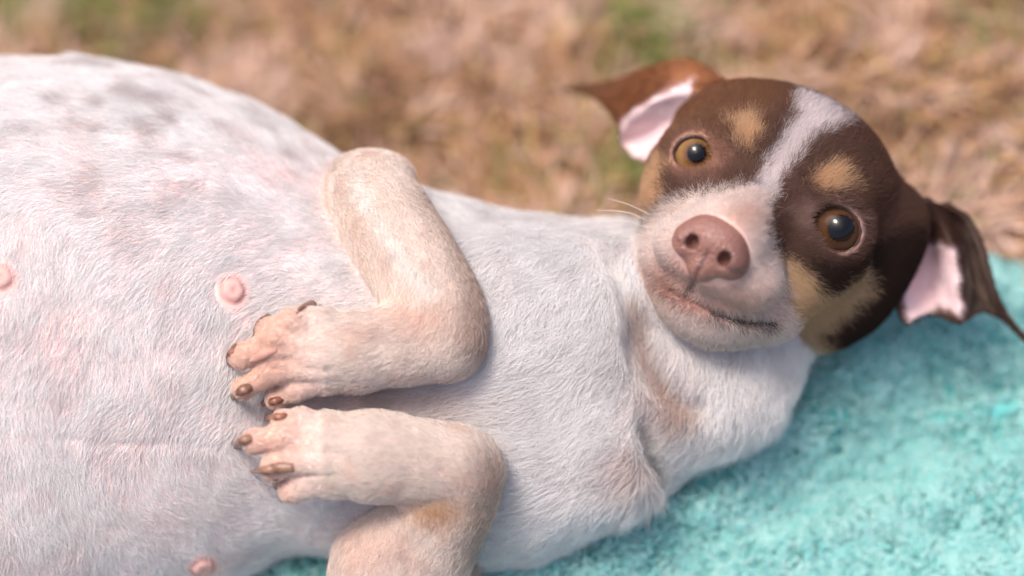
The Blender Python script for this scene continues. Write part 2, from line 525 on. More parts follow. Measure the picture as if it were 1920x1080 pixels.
gf = np.concatenate([gf, g2[1] + len(gv)]); gv = np.concatenate([gv, g2[0]]); gc = np.concatenate([gc, g2[2]])
gr = mesh_obj('dry_grass', gv, gf, m_gr, None, gc, smooth=False)
tag(gr, 'short dry straw coloured grass behind the towel', 'grass', kind='stuff')
print('grass', len(gf))

# ================================================================== the dog
# ---- head frame: origin between the eyeballs, x to the dog's left eye side, y crown, z muzzle
E1 = V(1307, 291, -62); E2 = V(1567, 426, 2); NOSE = V(1331, 462, 200)
HM = (E1 + E2) / 2
HX = unit(E2 - E1)
_f = NOSE - HM; _f = unit(_f - _f.dot(HX) * HX)
_u = np.cross(_f, HX)                          # perpendicular, towards the crown
_al = math.radians(23)
HZ = math.cos(_al) * _f + math.sin(_al) * _u
HY = np.cross(HZ, HX)
HR = np.array([HX, HY, HZ])
EYE = np.linalg.norm(E2 - E1) / 2
def to_head(p): return (p - HM) @ HR.T
def from_head(q): return np.asarray(q, float) @ HR + HM
ER = 57.0
N0 = to_head(NOSE[None])[0]

# ---- trunk: rings x, y, half height, depth, half depth
TR = [(-760, 650, 200, -310, 150), (-620, 640, 330, -300, 230), (-420, 640, 480, -290, 300), (-200, 655, 535, -280, 345), (0, 664, 535, -275, 350), (200, 642, 514, -265, 335),
      (400, 630, 408, -240, 285), (560, 662, 340, -220, 245), (760, 712, 335, -205, 232), (940, 730, 318, -200, 225),
      (1070, 698, 270, -205, 205), (1180, 660, 218, -205, 190), (1290, 640, 190, -200, 185), (1366, 586, 164, -190, 170)]
TRC = [(V(x, y, w) , r * (1 - w / D), rw * (1 - w / D)) for x, y, r, w, rw in TR]
TKW = 1.5
SEAM = []
def f_trunk(p):
    d = None
    sc = np.array([1, 1, TKW])
    ps = p * sc
    for i in range(len(TRC) - 1):
        (a, ra, wa), (b, rb, wb) = TRC[i], TRC[i + 1]
        c = sd_cone(ps, a * sc, b * sc, ra, rb)
        d = c if d is None else smin(d, c, 60)
    d = d / 1.25
    # breast muscle and neck folds
    d = smin(d, sd_ell(p, V(980, 600, -60), (190, 150, 95)), 80)
    d = smin(d, sd_ell(p, V(1000, 865, -90), (170, 120, 90)), 80)
    d = smin(d, sd_ell(p, V(1110, 865, -105), (110, 105, 82)), 50)                 # point of the shoulder
    d = smin(d, sd_ell(p, V(1310, 750, -165), (150, 78, 110)), 60)      # ruff under the jaw
    d = smin(d, sd_ell(p, V(1140, 545, -120), (130, 105, 100)), 60)
    # hips and thighs beyond the frame's edge
    d = smin(d, sd_cone(p, V(-460, 430, -220), V(-400, 220, -90), 190, 120), 120)
    d = smin(d, sd_cone(p, V(-400, 220, -90), V(-640, 140, -20), 105, 52), 40)
    d = smin(d, sd_cone(p, V(-640, 140, -20), V(-840, 230, 10), 46, 40), 30)
    d = smin(d, sd_cone(p, V(-460, 960, -220), V(-400, 1140, -90), 190, 120), 120)
    d = smin(d, sd_cone(p, V(-400, 1140, -90), V(-640, 1190, -20), 105, 52), 40)
    d = smin(d, sd_cone(p, V(-640, 1190, -20), V(-840, 1120, 10), 46, 40), 30)
    # seam along the belly and crease in front of the shoulder
    for a, b, ra, rb, k in SEAM:
        d = smax(d, neg(sd_cone(p, a, b, ra, rb)), k)
    return d

# ---- fore legs: (x, y, depth, radius) down the limb
LEG_A = [(655, 425, -150, 78), (694, 366, -60, 68), (730, 425, -25, 74), (770, 490, 8, 73), (808, 555, 34, 70), (828, 602, 52, 66), (828, 636, 66, 62), (745, 650, 82, 57), (665, 655, 96, 55), (605, 662, 102, 52)]
TOE_A = [((612, 634, 110, 30), (548, 608, 124, 29), (506, 620, 120, 24)), ((600, 655, 120, 30), (515, 643, 134, 28), (454, 668, 124, 23)),
         ((600, 686, 112, 29), (515, 692, 124, 27), (458, 728, 112, 20)), ((612, 708, 98, 26), (556, 728, 106, 23), (518, 748, 96, 18))]
LEG_B = [(830, 1020, -175, 92), (705, 1205, -70, 104), (742, 1085, -25, 116), (800, 1008, 15, 84), (850, 938, 52, 66), (868, 884, 80, 55), (850, 870, 90, 56), (775, 864, 104, 61), (695, 858, 116, 66), (620, 848, 122, 60)]
TOE_B = [((620, 808, 120, 29), (566, 791, 134, 25), (532, 790, 130, 21)), ((610, 830, 132, 31), (535, 819, 148, 28), (478, 828, 140, 22)),
         ((612, 872, 134, 33), (555, 862, 150, 30), (516, 876, 142, 25)), ((625, 898, 120, 31), (574, 905, 130, 28), (548, 918, 118, 24))]
def leg_field(leg, toes, lumps=(), grooves=(), ridges=()):
    L = [(V(x, y, w), r) for x, y, w, r in leg]
    T = [[(V(*c[:3]), c[3]) for c in t] for t in toes]
    X = [(V(*c), r) for c, r in lumps]
    Gv = [(V(*a), V(*b), ra, rb) for a, b, ra, rb in grooves]
    Rg = [(V(*a), V(*b), ra, rb) for a, b, ra, rb in ridges]
    def f(p):
        d = None
        for i in range(len(L) - 1):
            c = sd_cone(p, L[i][0], L[i + 1][0], L[i][1], L[i + 1][1])
            d = c if d is None else smin(d, c, 50)
        for c, r in X:
            d = smin(d, sd_ell(p, c, r), 36)
        for a, b, ra, rb in Rg:
            d = smin(d, sd_cone(p, a, b, ra, rb), 26)
        t = FAR
        for (a, ra), (m, rm), (b, rb) in T:
            c = smin(smin(sd_cone(p, a, m, ra, rm * 0.94), sd_cone(p, m, b, rm, rb * 0.8), 10), sd_ell(p, b, (rb, rb, rb)), 10)
            t = smin(t, c, 9)
        d = smin(d, t, 28)
        for a, b, ra, rb in Gv:
            d = smax(d, neg(sd_cone(p, a, b, ra, rb)), 9)
        return d
    return f
f_legA = leg_field(LEG_A, TOE_A, [((848, 642, 42), (46, 50, 44)), ((720, 332, -95), (50, 36, 50)), ((668, 706, 84), (36, 20, 24)), ((668, 336, -100), (52, 40, 56)), ((590, 596, 100), (34, 18, 22))],
                   [((500, 650, 160), (620, 660, 160), 5, 2), ((480, 690, 150), (630, 692, 152), 4, 2), ((520, 722, 130), (640, 712, 140), 4, 2)],
                   [((715, 400, 34), (800, 540, 92), 14, 12)])
f_legB = leg_field(LEG_B, TOE_B, [((884, 886, 70), (40, 46, 42)), ((706, 808, 108), (50, 20, 28))],
                   [((500, 804, 166), (640, 822, 180), 4, 2), ((510, 848, 174), (650, 850, 184), 4, 2), ((545, 892, 160), (660, 884, 176), 4, 2)],
                   [((720, 1050, 78), (820, 960, 112), 14, 10)])

# ---- head
def f_head_base(p):
    q = to_head(p)
    qa = q.copy(); qa[:, 0] = np.abs(q[:, 0])
    d = sd_ell(q, (2, 22, -95), (226, 176, 168))                         # skull
    d = smin(d, sd_ell(q, (0, 62, -20), (150, 112, 82)), 60)             # forehead dome
    d = smin(d, sd_ell(qa, (112, -78, -5), (104, 98, 92)), 50)           # cheeks
    d = smin(d, sd_cone(q, (0, -30, 20), (0, -76, 170), 76, 54), 45)     # bridge
    d = smin(d, sd_cone(q, (0, -95, 50), (0, -116, 166), 110, 82), 45)   # muzzle
    d = smin(d, sd_ell(qa, (58, -144, 136), (70, 56, 72)), 26)           # flews
    d = smin(d, sd_cone(q, (0, -140, -60), (0, -200, 52), 130, 98), 50)  # jaw
    d = smin(d, sd_ell(q, (6, -232, 70), (88, 54, 64)), 60)
    d = smin(d, sd_ell(qa, (92, -196, 14), (82, 62, 86)), 50)            # sides of the jaw             # chin
    d = smin(d, sd_cone(q, (30, -30, -190), (24, -170, -220), 188, 132), 80)   # nape
    d = smin(d, sd_ell(q, (178, -110, -160), (100, 135, 110)), 60)       # side of the neck
    d = smin(d, sd_ell(qa, (118, 62, 22), (52, 34, 36)), 40)             # brows
    # ear roots
    d = smin(d, sd_ell(q, (-172, 50, -130), (56, 66, 60)), 50)
    d = smin(d, sd_cone(qa, (100, -52, 56), (190, -44, -10), 26, 30), 40)          # cheek bones
    d = smin(d, sd_ell(qa, (100, 88, -36), (76, 48, 58)), 60)                      # temples
    d = smax(d, neg(sd_cone(q, (0, 70, 100), (0, 180, 52), 14, 8)), 60)            # furrow of the brow
    d = smin(d, sd_ell(q, (222, 20, -150), (70, 90, 70)), 50)
    d = smin(d, sd_ell(q, (232, -62, -155), (58, 105, 60)), 50)
    return d
EYEF = []
EX = {-1: (40, 37, 35), 1: (55, 47, 41)}        # half openings: inner, outer, vertical
for sgn, E, ga in ((-1, E1, (1309, 292)), (1, E2, (1571, 431))):
    c = to_head(E[None])[0]
    ax = unit(HR @ unit(np.array([0, 0, D]) - E) * 0.8 + np.array([sgn * 0.10, 0.0, 0.25]))
    ux = unit(np.array([1.0, 0, 0]) - ax[0] * ax); uy = np.cross(ax, ux)
    EYEF.append((sgn, c, ax, ux, uy))
def f_eyes(q, d):
    if isinstance(d, float): return d
    for sgn, c, ax, ux, uy in EYEF:
        r = q - c; dist = np.linalg.norm(r, axis=1)
        x = r @ ux; y = r @ uy; z = r @ ax
        d = smin(d, np.maximum(dist - (ER + 11), -z - 10), 22)           # lids bulge over the ball
        xi = x * sgn                                                     # outward
        lx = np.where(xi < 0, EX[sgn][0], EX[sgn][1])
        k = np.sqrt((x / lx) ** 2 + ((y + 0.10 * xi) / EX[sgn][2]) ** 2)
        op = np.maximum((k - 1) * EX[sgn][2], 6 - z)
        d = smax(d, -op, 7)
        d = np.maximum(d, -(dist - ER - 0.5))
    return d
MOUTH = []
def f_head(p):
    d = f_head_base(p)
    q = to_head(p)
    d = f_eyes(q, d)
    for s_ in (-1, 1):
        d = smax(d, neg(sd_ell(q, (N0[0] + 34 * s_, N0[1] - 10, N0[2] - 14), (21, 19, 44))), 6)
    for a, b, ra, rb in MOUTH:
        d = smax(d, neg(sd_cone(p, a, b, ra, rb)), 7)
    return d

def trace(f, x, y, start=500):
    x = np.atleast_1d(np.asarray(x, float)); y = np.atleast_1d(np.asarray(y, float))
    dr = np.stack([(x - 960) / D, (540 - y) / D, -np.ones_like(x)], 1); n = np.linalg.norm(dr, axis=1, keepdims=True); dr /= n
    o = np.array([0, 0, D]); t = (D - start) * n[:, 0]
    for _ in range(70):
        t = t + np.clip(f(o + dr * t[:, None]), -20, 60) * 0.75
    return o + dr * t[:, None]

def mouth_path(pts, rad):
    P = trace(f_head_base, [a for a, b in pts], [b for a, b in pts])
    P = spline(P, 24)
    r = np.interp(np.linspace(0, 1, 24), np.linspace(0, 1, len(rad)), rad)
    for i in range(23): MOUTH.append((P[i], P[i + 1], r[i], r[i + 1]))
    return P
_sp = [(-260, 800), (-60, 818), (90, 812), (210, 828), (330, 826), (440, 842)]
def crease(pts, r, k, n=14):
    P = spline(trace(f_trunk, [a for a, b in pts], [b for a, b in pts]), n)
    for i in range(n - 1): NEWC.append((P[i], P[i + 1], 0.3 + r * math.sin(math.pi * i / (n - 1)), 0.3 + r * math.sin(math.pi * (i + 1) / (n - 1)), k))
NEWC = []
crease(_sp[2:], 1.5, 9)
crease([(1186, 560), (1196, 630), (1222, 700), (1280, 765)], 13, 46)          # folds of the throat
crease([(1232, 690), (1260, 730), (1330, 760)], 9, 36)
crease([(1212, 790), (1228, 850), (1246, 905)], 12, 44)                      # before the shoulder
crease([(1140, 470), (1170, 520), (1176, 580)], 7, 36)
SEAM += NEWC
MP1 = mouth_path([(1250, 540), (1290, 562), (1340, 585), (1390, 602), (1445, 606)], (1, 2.5, 5, 5, 7))
MP2 = mouth_path([(1312, 512), (1300, 530), (1291, 552)], (5, 5, 6))

def box_eval(f, p, lo, hi, m=80):
    o = np.full(len(p), 400.0)
    if far(p, np.asarray(lo), np.asarray(hi), m): return o
    k = ((p > np.asarray(lo) - m) & (p < np.asarray(hi) + m)).all(1)
    if k.all(): o[:] = f(p)
    elif k.any(): o[k] = f(p[k])
    return o
BOX_HEAD = ((150, -320, -480), (860, 440, 330)); BOX_A = ((-620, -300, -330), (70, 320, 260)); BOX_B = ((-620, -760, -330), (70, -170, 280))
def groups(p):
    t = f_trunk(p)
    if isinstance(t, float): t = np.full(len(p), t)
    return (t, box_eval(f_head, p, *BOX_HEAD), box_eval(f_legA, p, *BOX_A), box_eval(f_legB, p, *BOX_B))
def f_dog(p):
    t, h, a, b = groups(p)
    d = smin(t, h, 26)
    d = smin(d, a, 4); d = smin(d, b, 4)
    # the side it lies on is pressed flat against the towel
    gz = p @ N + H - 22
    d = smax(d, -gz, 30)
    return d

import time as _t; _t0 = _t.time()
RES = 5.5
DV, DF = mesh_sdf(f_dog, (-1960, -900, -760), (860, 720, 330), RES)
DV = smooth_mesh(DV, DF, 1, 0.35)
print('body', len(DV), _t.time() - _t0)

# ---- coat colours, painted on the surface by region
WHITE = np.array([0.885, 0.86, 0.85]); CREAM = np.array([0.74, 0.62, 0.52]); TAN = np.array([0.62, 0.36, 0.16])
BROWN = np.array([0.145, 0.076, 0.055]); DARK = np.array([0.027, 0.015, 0.012]); PINK = np.array([0.66, 0.36, 0.30]); GREY = np.array([0.45, 0.38, 0.36])
BLAZE = [(1492, 172), (1545, 188), (1600, 220), (1546, 248), (1504, 286), (1470, 332), (1442, 376), (1414, 384), (1410, 356), (1430, 316), (1458, 268), (1485, 224)]
MUZZ = [(1150, 470), (1204, 432), (1225, 400), (1270, 376), (1330, 358), (1400, 350), (1446, 366), (1438, 410), (1452, 466), (1470, 500), (1480, 540), (1478, 580), (1500, 606), (1486, 640), (1440, 672), (1200, 760), (1000, 640)]
BROW1 = [(1362, 224), (1418, 220), (1427, 250), (1402, 282), (1380, 270)]
BROW2 = [(1516, 336), (1545, 305), (1572, 312), (1602, 350), (1552, 360), (1520, 356)]
CHK1 = [(1238, 286), (1252, 298), (1238, 384), (1196, 412), (1202, 340)]
CHK2 = [(1452, 470), (1500, 496), (1532, 540), (1562, 552), (1624, 502), (1626, 545), (1560, 602), (1526, 620), (1548, 640), (1528, 696), (1478, 672), (1470, 600), (1470, 540)]
EYEM1 = [(1258, 300), (1270, 258), (1310, 244), (1345, 262), (1372, 292), (1350, 322), (1300, 336), (1266, 326)]
EYEM2 = [(1468, 398), (1505, 376), (1570, 378), (1614, 400), (1622, 440), (1590, 474), (1548, 466), (1512, 440)]
DARKP = [(1500, 470), (1540, 482), (1600, 486), (1650, 440), (1720, 420), (1760, 560), (1620, 720), (1520, 720), (1545, 650), (1560, 610), (1626, 545), (1624, 502), (1562, 552), (1532, 540)]

def paint(p, region, jitter=0.0):
    """returns fur colour, skin colour"""
    x, y = proj(p)
    n = len(p)
    j = (noise(p, 22, 3) - 0.5) * 14 + (noise(p, 7, 4) - 0.5) * 8
    if jitter: x = x + RNG.normal(0, jitter, n); y = y + RNG.normal(0, jitter, n)
    def mask(poly, soft=9): return 1 - sstep(-soft, soft, poly_sd(x, y, poly) + j)
    fur = np.tile(WHITE, (n, 1)); skin = np.tile(np.array([0.80, 0.60, 0.59]), (n, 1))
    def lay(a, m, c): a += m[:, None] * (np.asarray(c) - a)
    tr = region == 0
    # ticking on the flank and pink blotches on the belly
    fl = sstep(560, 200, y) * sstep(-100, 150, x) * (1 - sstep(560, 700, x)) * tr
    t1 = sstep(0.52, 0.82, noise(p * np.array([0.75, 1.25, 1]), 34, 8)) * fl
    lay(fur, t1 * 0.42, (0.42, 0.32, 0.30)); lay(skin, t1 * 0.5, (0.50, 0.30, 0.27))
    t2 = sstep(0.5, 0.75, noise(p, 90, 9)) * tr * (1 - sstep(850, 950, x))
    lay(skin, t2 * 0.6, (0.76, 0.44, 0.40)); lay(fur, t2 * 0.16, (0.76, 0.62, 0.62))
    t4 = sstep(0.42, 0.75, 0.6 * noise(p * np.array([1.6, 0.8, 1]), 60, 12) + 0.4 * noise(p, 22, 13)) * tr
    lay(fur, t4 * 0.15, (0.66, 0.58, 0.59))
    t3 = sstep(0.62, 0.75, noise(p, 30, 19)) * tr * sstep(820, 900, x) * (1 - sstep(1050, 1150, x)) * sstep(470, 400, y)
    lay(fur, t3 * 0.5, (0.40, 0.32, 0.30))
    # chest hollows: thin brownish coat, darkened to paint in their shading
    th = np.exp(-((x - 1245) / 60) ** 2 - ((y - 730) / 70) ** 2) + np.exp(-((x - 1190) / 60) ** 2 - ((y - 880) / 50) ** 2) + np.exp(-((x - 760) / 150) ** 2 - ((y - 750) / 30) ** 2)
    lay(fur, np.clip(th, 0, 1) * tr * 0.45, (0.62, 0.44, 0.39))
    # legs
    lg = (region >= 2).astype(float)
    lay(fur, lg * 0.85, (0.87, 0.75, 0.67)); lay(skin, lg * 0.6, (0.74, 0.50, 0.42))
    A = (region == 2) * 1.0; Bm = (region == 3) * 1.0
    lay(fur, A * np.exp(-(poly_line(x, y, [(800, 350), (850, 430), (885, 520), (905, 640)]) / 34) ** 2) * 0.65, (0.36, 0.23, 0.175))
    lay(fur, A * sstep(610, 500, x) * 0.65, (0.74, 0.48, 0.36)); lay(skin, A * sstep(610, 500, x) * 0.7, (0.72, 0.42, 0.32))
    lay(fur, Bm * np.exp(-(poly_line(x, y, [(925, 880), (920, 940), (880, 1060)]) / 26) ** 2) * 0.5, (0.40, 0.28, 0.22))
    lay(fur, lg * sstep(0.55, 0.8, noise(p, 40, 91)) * 0.3, (0.74, 0.53, 0.44))
    lay(fur, A * np.exp(-((x - 790) / 70) ** 2 - ((y - 590) / 40) ** 2) * 0.55, (0.76, 0.52, 0.42))
    lay(fur, A * np.exp(-((x - 680) / 50) ** 2 - ((y - 440) / 90) ** 2) * 0.4, (0.76, 0.60, 0.50))
    lay(fur, A * np.exp(-(poly_line(x, y, [(655, 330), (700, 410), (750, 480), (800, 540)]) / 16) ** 2) * 0.8, (0.90, 0.86, 0.82))  # highlight along the tendon, painted into the fur colour
    lay(fur, Bm * sstep(600, 500, x) * 0.6, (0.74, 0.48, 0.38)); lay(skin, Bm * sstep(600, 500, x) * 0.6, (0.74, 0.44, 0.34))
    lay(fur, Bm * np.exp(-((x - 815) / 50) ** 2 - ((y - 972) / 26) ** 2) * 0.8, (0.66, 0.40, 0.20))
    lay(fur, Bm * np.exp(-((x - 690) / 70) ** 2 - ((y - 1040) / 60) ** 2) * 0.5, (0.76, 0.55, 0.47))
    # head
    h = (region == 1)
    if h.any():
        H_ = h * 1.0
        q = to_head(p)
        nk = sstep(650, 700, y) * (1 - sstep(1470, 1510, x)) + sstep(1215, 1180, x) * sstep(360, 420, y)   # white collar
        hc = np.tile(BROWN, (n, 1)); hs = np.tile(np.array([0.12, 0.06, 0.045]), (n, 1))
        lay(hc, mask([(1240, 130), (1460, 130), (1470, 200), (1400, 260), (1300, 250), (1230, 300), (1190, 250)], 40) * 0.8, (0.24, 0.112, 0.058))
        lay(hc, mask(DARKP, 14) * 0.9, DARK); lay(hs, mask(DARKP, 14), DARK)
        for P_ in (EYEM1, EYEM2):
            m_ = mask(P_, 16); c_ = (0.42, 0.22, 0.155) if P_ is EYEM1 else (0.30, 0.185, 0.155)
            lay(hc, m_ * 0.9, c_); lay(hs, m_, np.array(c_) * 1.1)
        for P_ in (BROW1, BROW2, CHK1, CHK2):
            m_ = mask(P_, 8); lay(hc, m_, (0.60, 0.385, 0.23) if P_ is not CHK2 else (0.60, 0.42, 0.26)); lay(hs, m_, TAN)
        m_ = mask(BLAZE, 9); lay(hc, m_, (0.70, 0.62, 0.62)); lay(hs, m_, (0.60, 0.44, 0.40))
        m_ = mask(MUZZ, 9); lay(hc, m_, (0.76, 0.66, 0.61)); lay(hs, m_, (0.70, 0.46, 0.40))
        pk = np.exp(-((x - 1260) / 55) ** 2 - ((y - 520) / 40) ** 2) + np.exp(-((x - 1370) / 80) ** 2 - ((y - 560) / 34) ** 2) * 0.8 + np.exp(-((x - 1395) / 40) ** 2 - ((y - 405) / 30) ** 2) * 0.8
        lay(hc, np.clip(pk, 0, 1) * m_ * 0.75, (0.62, 0.38, 0.30)); lay(hs, np.clip(pk, 0, 1) * m_ * 0.8, (0.58, 0.28, 0.21))
        lay(hc, np.clip(nk, 0, 1), WHITE); lay(hs, np.clip(nk, 0, 1), (0.70, 0.48, 0.42))
        sp = sstep(0.72, 0.85, noise(p, 9, 33)) * m_ * mask([(1380, 470), (1480, 470), (1480, 600), (1360, 600)], 20)
        lay(hc, sp * 0.5, (0.30, 0.22, 0.20))
        cr_ = np.exp(-(poly_line(x, y, [(1216, 560), (1262, 622), (1330, 668), (1410, 672)]) / 16) ** 2)
        lay(hc, cr_ * 0.5, (0.80, 0.66, 0.50))
        lip = (1 - sstep(-8, 10, poly_sd(x, y, LIPP)))
        lay(hs, lip * H_, (0.27, 0.125, 0.10)); lay(hc, lip * H_ * 0.9, (0.32, 0.155, 0.12))
        dl = 1 - sstep(5, 13, poly_line(x, y, LIP[3:]))
        lay(hs, dl, (0.07, 0.045, 0.04)); lay(hc, dl * 0.85, (0.10, 0.07, 0.06))
        dl = 1 - sstep(3, 12, np.hypot(x - 1440, y - 605)); lay(hs, dl, (0.05, 0.035, 0.03)); lay(hc, dl * 0.9, (0.07, 0.05, 0.04))
        dl = 1 - sstep(2, 6, poly_line(x, y, [(1312, 512), (1300, 530), (1291, 550)])); lay(hs, dl, (0.08, 0.04, 0.035)); lay(hc, dl * 0.8, (0.12, 0.07, 0.06))
        fur = np.where(h[:, None], hc, fur); skin = np.where(h[:, None], hs, skin)
    cr_ = np.exp(-(poly_line(x, y, [(1190, 566), (1208, 640), (1242, 715), (1285, 775)]) / 24) ** 2) * (region < 2)  # throat fold: thin brown fur, its shadow painted in as well
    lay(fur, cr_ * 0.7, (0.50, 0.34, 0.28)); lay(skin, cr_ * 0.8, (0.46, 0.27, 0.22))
    return fur, skin

LIPP = [(1220, 508), (1256, 532), (1292, 553), (1335, 575), (1352, 588), (1324, 588), (1284, 573), (1246, 548)]
LIP = [(1224, 514), (1256, 542), (1292, 566), (1340, 587), (1390, 603), (1447, 607)]

def region_of(p):
    global LEGD
    t, h, a, b = chunked(groups, p, outs=4); LEGD = np.minimum(np.abs(a), np.abs(b)) + np.abs(t)
    return np.argmin(np.stack([t, h, a - 3, b - 3]), axis=0)

dog = link(bpy.data.objects.new('dog', None))
BASE = W(V(700, 700, -200)); BASE[2] = 0.004
dog.location = BASE
tag(dog, 'white and brown small dog lying on its back on the turquoise towel', 'dog')
reg_v = region_of(DV)
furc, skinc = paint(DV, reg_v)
armpit_shade = np.exp(-(LEGD / 26) ** 2) * (reg_v != 1)                   # pink-brown armpit skin, darkened to paint shade into the leg folds
skinc += armpit_shade[:, None] * 0.9 * (np.array([0.50, 0.30, 0.26]) - skinc)
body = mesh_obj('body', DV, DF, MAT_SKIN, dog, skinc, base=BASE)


# ---- eyes
def eye_material(name, iris, rim, pup=0.46):
    m, n, b = new_mat(name)
    tc = n.nodes.new('ShaderNodeTexCoord'); sep = n.nodes.new('ShaderNodeSeparateXYZ')
    n.links.new(tc.outputs['Object'], sep.inputs[0])
    x2 = n.nodes.new('ShaderNodeMath'); x2.operation = 'MULTIPLY'; n.links.new(sep.outputs[0], x2.inputs[0]); n.links.new(sep.outputs[0], x2.inputs[1])
    y2 = n.nodes.new('ShaderNodeMath'); y2.operation = 'MULTIPLY_ADD'; n.links.new(sep.outputs[1], y2.inputs[0]); n.links.new(sep.outputs[1], y2.inputs[1]); n.links.new(x2.outputs[0], y2.inputs[2])
    r = n.nodes.new('ShaderNodeMath'); r.operation = 'SQRT'; n.links.new(y2.outputs[0], r.inputs[0])
    sc = n.nodes.new('ShaderNodeMath'); sc.operation = 'DIVIDE'; sc.inputs[1].default_value = ER * S; n.links.new(r.outputs[0], sc.inputs[0])
    nv_ = n.nodes.new('ShaderNodeCombineXYZ'); n.links.new(sep.outputs[0], nv_.inputs[0]); n.links.new(sep.outputs[1], nv_.inputs[1])
    nm = n.nodes.new('ShaderNodeVectorMath'); nm.operation = 'NORMALIZE'; n.links.new(nv_.outputs[0], nm.inputs[0])
    nz = n.nodes.new('ShaderNodeTexNoise'); nz.inputs['Scale'].default_value = 9; nz.inputs['Detail'].default_value = 3; n.links.new(nm.outputs[0], nz.inputs['Vector']); ad = n.nodes.new('ShaderNodeMath'); ad.operation = 'MULTIPLY_ADD'; ad.inputs[1].default_value = 0.16
    n.links.new(nz.outputs[0], ad.inputs[0]); n.links.new(sc.outputs[0], ad.inputs[2])
    cr = n.nodes.new('ShaderNodeValToRGB'); e = cr.color_ramp.elements
    e[0].position = 0.0; e[0].color = (0.004, 0.004, 0.005, 1)
    e[1].position = 1.0; e[1].color = (0.30, 0.22, 0.19, 1)
    for pos, c in ((pup, (0.004, 0.004, 0.005)), (pup + 0.06, rim), (0.62, iris), (0.80, iris), (0.875, rim), (0.91, (0.03, 0.015, 0.01)), (0.97, (0.10, 0.06, 0.05))):
        k = e.new(pos); k.color = (*c, 1)
    n.links.new(ad.outputs[0], cr.inputs[0]); n.links.new(cr.outputs[0], b.inputs['Base Color'])
    b.inputs['Roughness'].default_value = 0.5; b.inputs['Specular IOR Level'].default_value = 0.0
    b.inputs['Coat Weight'].default_value = 1.0; b.inputs['Coat Roughness'].default_value = 0.02; b.inputs['Coat IOR'].default_value = 1.42
    return m
MAT_LID = new_mat('eyelid_rim')[0]
_b = MAT_LID.node_tree.nodes['Principled BSDF']; _b.inputs['Base Color'].default_value = (0.045, 0.018, 0.012, 1); _b.inputs['Roughness'].default_value = 0.35
for i, (sgn, c, ax, ux, uy) in enumerate(EYEF):
    cw = from_head(c)
    px_, py_ = proj(cw); gt = (1302, 291) if sgn < 0 else (1571, 430)     # where the pupil looks out
    gz = np.array([(gt[0] - px_) / 62.0, -(gt[1] - py_) / 62.0, 0]); gz[2] = math.sqrt(1 - gz @ gz)
    oc = from_head(c + ER * ax); print('eye', proj(cw), proj(oc))
    gx = unit(np.cross(np.array([0, 1, 0]), gz)); gy = np.cross(gz, gx)
    th = np.linspace(0, math.pi, 25); ph = np.linspace(0, 2 * math.pi, 40, endpoint=False)
    vs = []; fs = []
    for a in th:
        r = ER * (1 + 0.10 * math.exp(-(a / 0.45) ** 2))              # cornea stands proud
        for b_ in ph: vs.append((r * math.sin(a) * math.cos(b_), r * math.sin(a) * math.sin(b_), r * math.cos(a)))
    for a in range(24):
        for b_ in range(40):
            fs.append((a * 40 + b_, (a + 1) * 40 + b_, (a + 1) * 40 + (b_ + 1) % 40, a * 40 + (b_ + 1) % 40))
    me = bpy.data.meshes.new('eye'); me.from_pydata([tuple(k * S for k in v) for v in vs], [], fs)
    me.polygons.foreach_set('use_smooth', np.ones(len(me.polygons), bool))
    me.materials.append(eye_material('amber_eye' if sgn < 0 else 'hazel_eye', (0.235, 0.125, 0.042) if sgn < 0 else (0.078, 0.038, 0.019), (0.11, 0.052, 0.02) if sgn < 0 else (0.06, 0.026, 0.012), 0.37 if sgn < 0 else 0.49))
    eye = link(bpy.data.objects.new('eye', me), dog)
    G3 = M @ np.stack([gx, gy, gz], 1)
    mm = Matrix([list(G3[k]) for k in range(3)]).to_4x4(); mm.translation = Vector(W(cw) - BASE)
    eye.matrix_local = mm
    tag(eye, 'bright amber eye' if sgn < 0 else 'dark hazel eye with a pale reflection')
    # rim of the lids
    t = np.linspace(0, 2 * math.pi, 48, endpoint=False); P = []
    for a in t:
        x = math.cos(a); y = math.sin(a); xi = x * sgn
        lx = EX[sgn][0] if xi < 0 else EX[sgn][1]
        X = x * lx; Y = y * EX[sgn][2] - 0.10 * X * sgn
        z = math.sqrt(max((ER + 3.0) ** 2 - X * X - Y * Y, 40))
        P.append(c + X * ux + Y * uy + z * ax)
    P = np.array(P); vs = []; fs = []; seg = 8
    for k in range(48):
        T = unit(P[(k + 1) % 48] - P[k - 1]); a1 = unit(P[k] - c); a2 = np.cross(T, a1)
        rr = 5.4 if math.sin(t[k]) > -0.2 else 3.2
        for s_ in range(seg):
            an = 2 * math.pi * s_ / seg
            vs.append(P[k] + rr * (math.cos(an) * a1 + math.sin(an) * a2))
    for k in range(48):
        for s_ in range(seg):
            fs.append((k * seg + s_, k * seg + (s_ + 1) % seg, ((k + 1) % 48) * seg + (s_ + 1) % seg, ((k + 1) % 48) * seg + s_))
    lid = mesh_obj('eyelid', from_head(np.array(vs)), fs, MAT_LID, eye, base=BASE)
    lid.matrix_parent_inverse = mm.inverted()

